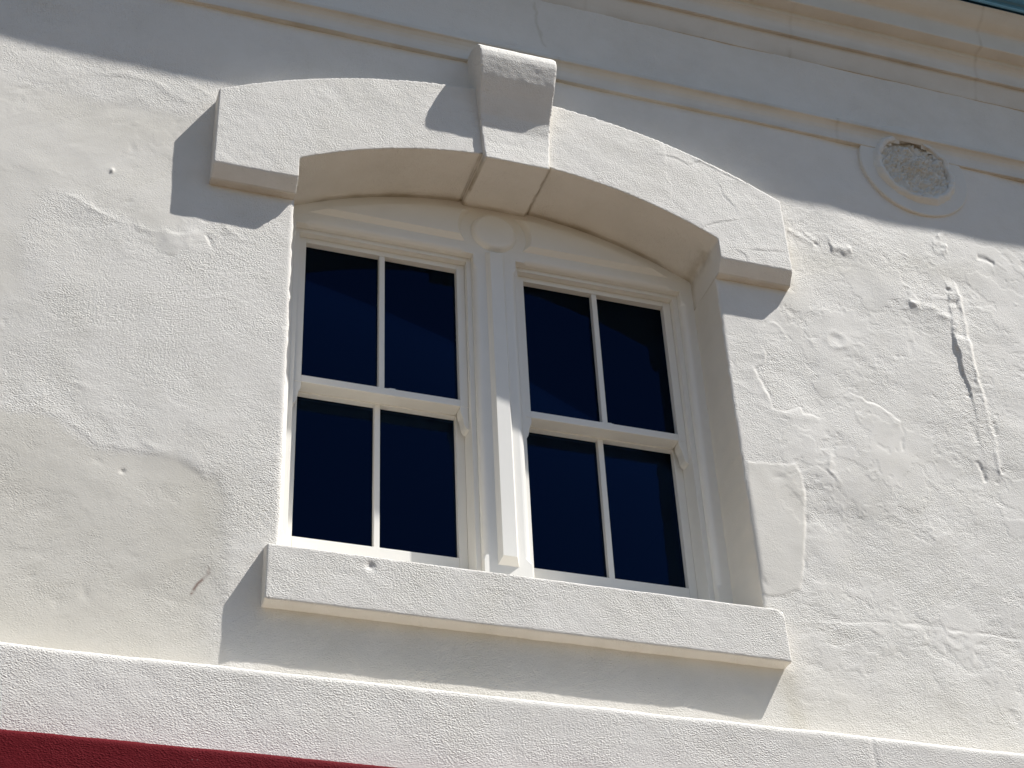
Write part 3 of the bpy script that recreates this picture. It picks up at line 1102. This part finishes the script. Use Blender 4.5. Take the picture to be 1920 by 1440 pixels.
def panel_outline(s, ro, rc, zb, tipx):
    r_arc = R_IN - ro
    z0 = ZA_IN - R_IN
    # where the end circle meets the arch line
    lo, hi = 0.02, rc
    for _ in range(60):
        mid = (lo + hi) / 2
        zt = z0 + math.sqrt(r_arc ** 2 - mid ** 2)
        if mid ** 2 + (zt - DZ) ** 2 > rc ** 2:
            hi = mid
        else:
            lo = mid
    xe = lo
    ze = z0 + math.sqrt(r_arc ** 2 - xe ** 2)
    pts = []
    zt = z0 + math.sqrt(r_arc ** 2 - tipx ** 2)
    if zt < zb + 0.002:
        tipx = math.sqrt(r_arc ** 2 - (zb + 0.002 - z0) ** 2)
    for i in range(27):
        x = tipx + (xe - tipx) * i / 26
        pts.append((s * x, z0 + math.sqrt(r_arc ** 2 - x * x)))
    a1 = math.atan2(ze - DZ, xe)
    xb = math.sqrt(rc ** 2 - (zb - DZ) ** 2)
    a2 = math.atan2(zb - DZ, xb)
    for i in range(1, 13):
        t = a1 + (a2 - a1) * i / 12
        pts.append((s * rc * math.cos(t), DZ + rc * math.sin(t)))
    return pts


for s in (-1, 1):
    bm = bmesh.new()
    raised(bm, panel_outline(s, 0.036, 0.120, 1.184, 0.665), panel_outline(s, 0.050, 0.136, 1.201, 0.628), YF + 0.001, 0.171)
    subs.append(from_bm("raised_panel", bm, M_WOOD))
bm = bmesh.new()


def dc(r, y, n=56):
    return [(r * math.cos(2 * math.pi * i / n), y, DZ + r * math.sin(2 * math.pi * i / n)) for i in range(n)]


add_loft(bm, [dc(0.084, YF + .001), dc(0.082, 0.186), dc(0.077, 0.177), dc(0.071, 0.172), dc(0.064, 0.170), dc(0.03, 0.169)])
ob = from_bm("boss", bm, M_WOOD)
subs.append(ob)


def horn(bm, x_out, x_in):
    s = 1 if x_in > x_out else -1
    w = abs(x_in - x_out)
    pr = [(0, .5097), (1.0, .5097), (1.0, .494), (0.93, .482), (0.78, .474), (0.68, .462), (0.62, .447), (0.50, .434), (0.30, .425), (0.0, .421)]
    add_loft(bm, [[(x_out + s * w * u, 0.246, z) for u, z in pr], [(x_out + s * w * u, 0.286, z) for u, z in pr]])


ST = 0.029
for s in (-1, 1):
    def bx_(bm, xa, xb, *r, bev=0.0014):
        xa, xb = sorted((s * xa, s * xb))
        add_box(bm, xa, xb, *r, bev)
    # upper sash, nearer the street
    bm = bmesh.new()
    bx_(bm, LI + .0006, LI + ST, 0.245, 0.286, 0.510, LZ - .0006)
    bx_(bm, LO - ST, LO - .0006, 0.245, 0.286, 0.510, LZ - .0006)
    bx_(bm, LI + ST + .0002, LO - ST - .0002, 0.2452, 0.286, 1.0985, LZ - .0006)
    bx_(bm, LI + ST + .0002, LO - ST - .0002, 0.2452, 0.2989, 0.5102, 0.5375)
    bx_(bm, 0.3795, 0.3985, 0.2472, 0.280, 0.5380, 1.0982)
    horn(bm, s * (LI + .001), s * (LI + ST))
    horn(bm, s * (LO - .001), s * (LO - ST))
    subs.append(from_bm("upper_sash", bm, M_WOOD))
    bm = bmesh.new()
    bx_(bm, LI + .0006, LI + ST, 0.2992, 0.340, -0.134, 0.530)
    bx_(bm, LO - ST, LO - .0006, 0.2992, 0.340, -0.134, 0.530)
    bx_(bm, LI + ST + .0002, LO - ST - .0002, 0.2992, 0.340, 0.5060, 0.5300)
    bx_(bm, LI + ST + .0002, LO - ST - .0002, 0.2992, 0.340, -0.134, -0.034)
    bx_(bm, 0.3795, 0.3985, 0.3012, 0.335, -0.0338, 0.5058)
    subs.append(from_bm("lower_sash", bm, M_WOOD))
    for (za, zb, yg) in ((0.5378, 1.0984, 0.269), (-0.0338, 0.5059, 0.322)):
        bm = bmesh.new()
        bx_(bm, LI + ST + .0004, 0.3793, yg, yg + .004, za + .0004, zb - .0004, bev=0)
        bx_(bm, 0.3987, LO - ST - .0004, yg, yg + .004, za + .0004, zb - .0004, bev=0)
        subs.append(from_bm("glass", bm, M_GLASS))
    bm = bmesh.new()
    xl_ = 0.352 if s < 0 else 0.405
    for dx, w, h in ((0, .011, .006), (.012, .006, .004)):
        bx_(bm, xl_ + dx - w, xl_ + dx + w, 0.249, 0.262, 0.5372, 0.5376 + h, bev=0.002)
    subs.append(from_bm("sash_lock", bm, M_WOOD))

# ---------------------------------------------------------------- who belongs to whom
bpy.data.objects.remove(ROOT)
INV = Matrix.Translation((0, 0, -GZ))
for o in (wall, lower, rear, roof, room, hood, sill, string, cornice, gutter, white_band, red_band, roundel, window):
    o.parent = building
    o.matrix_parent_inverse = INV
key.parent = hood
for o in (rim, infill):
    o.parent = roundel
for o in subs:
    o.parent = window
gutter["label"] = "teal painted gutter along the eaves"
red_band["label"] = "dark red painted ledge at the foot of the wall"
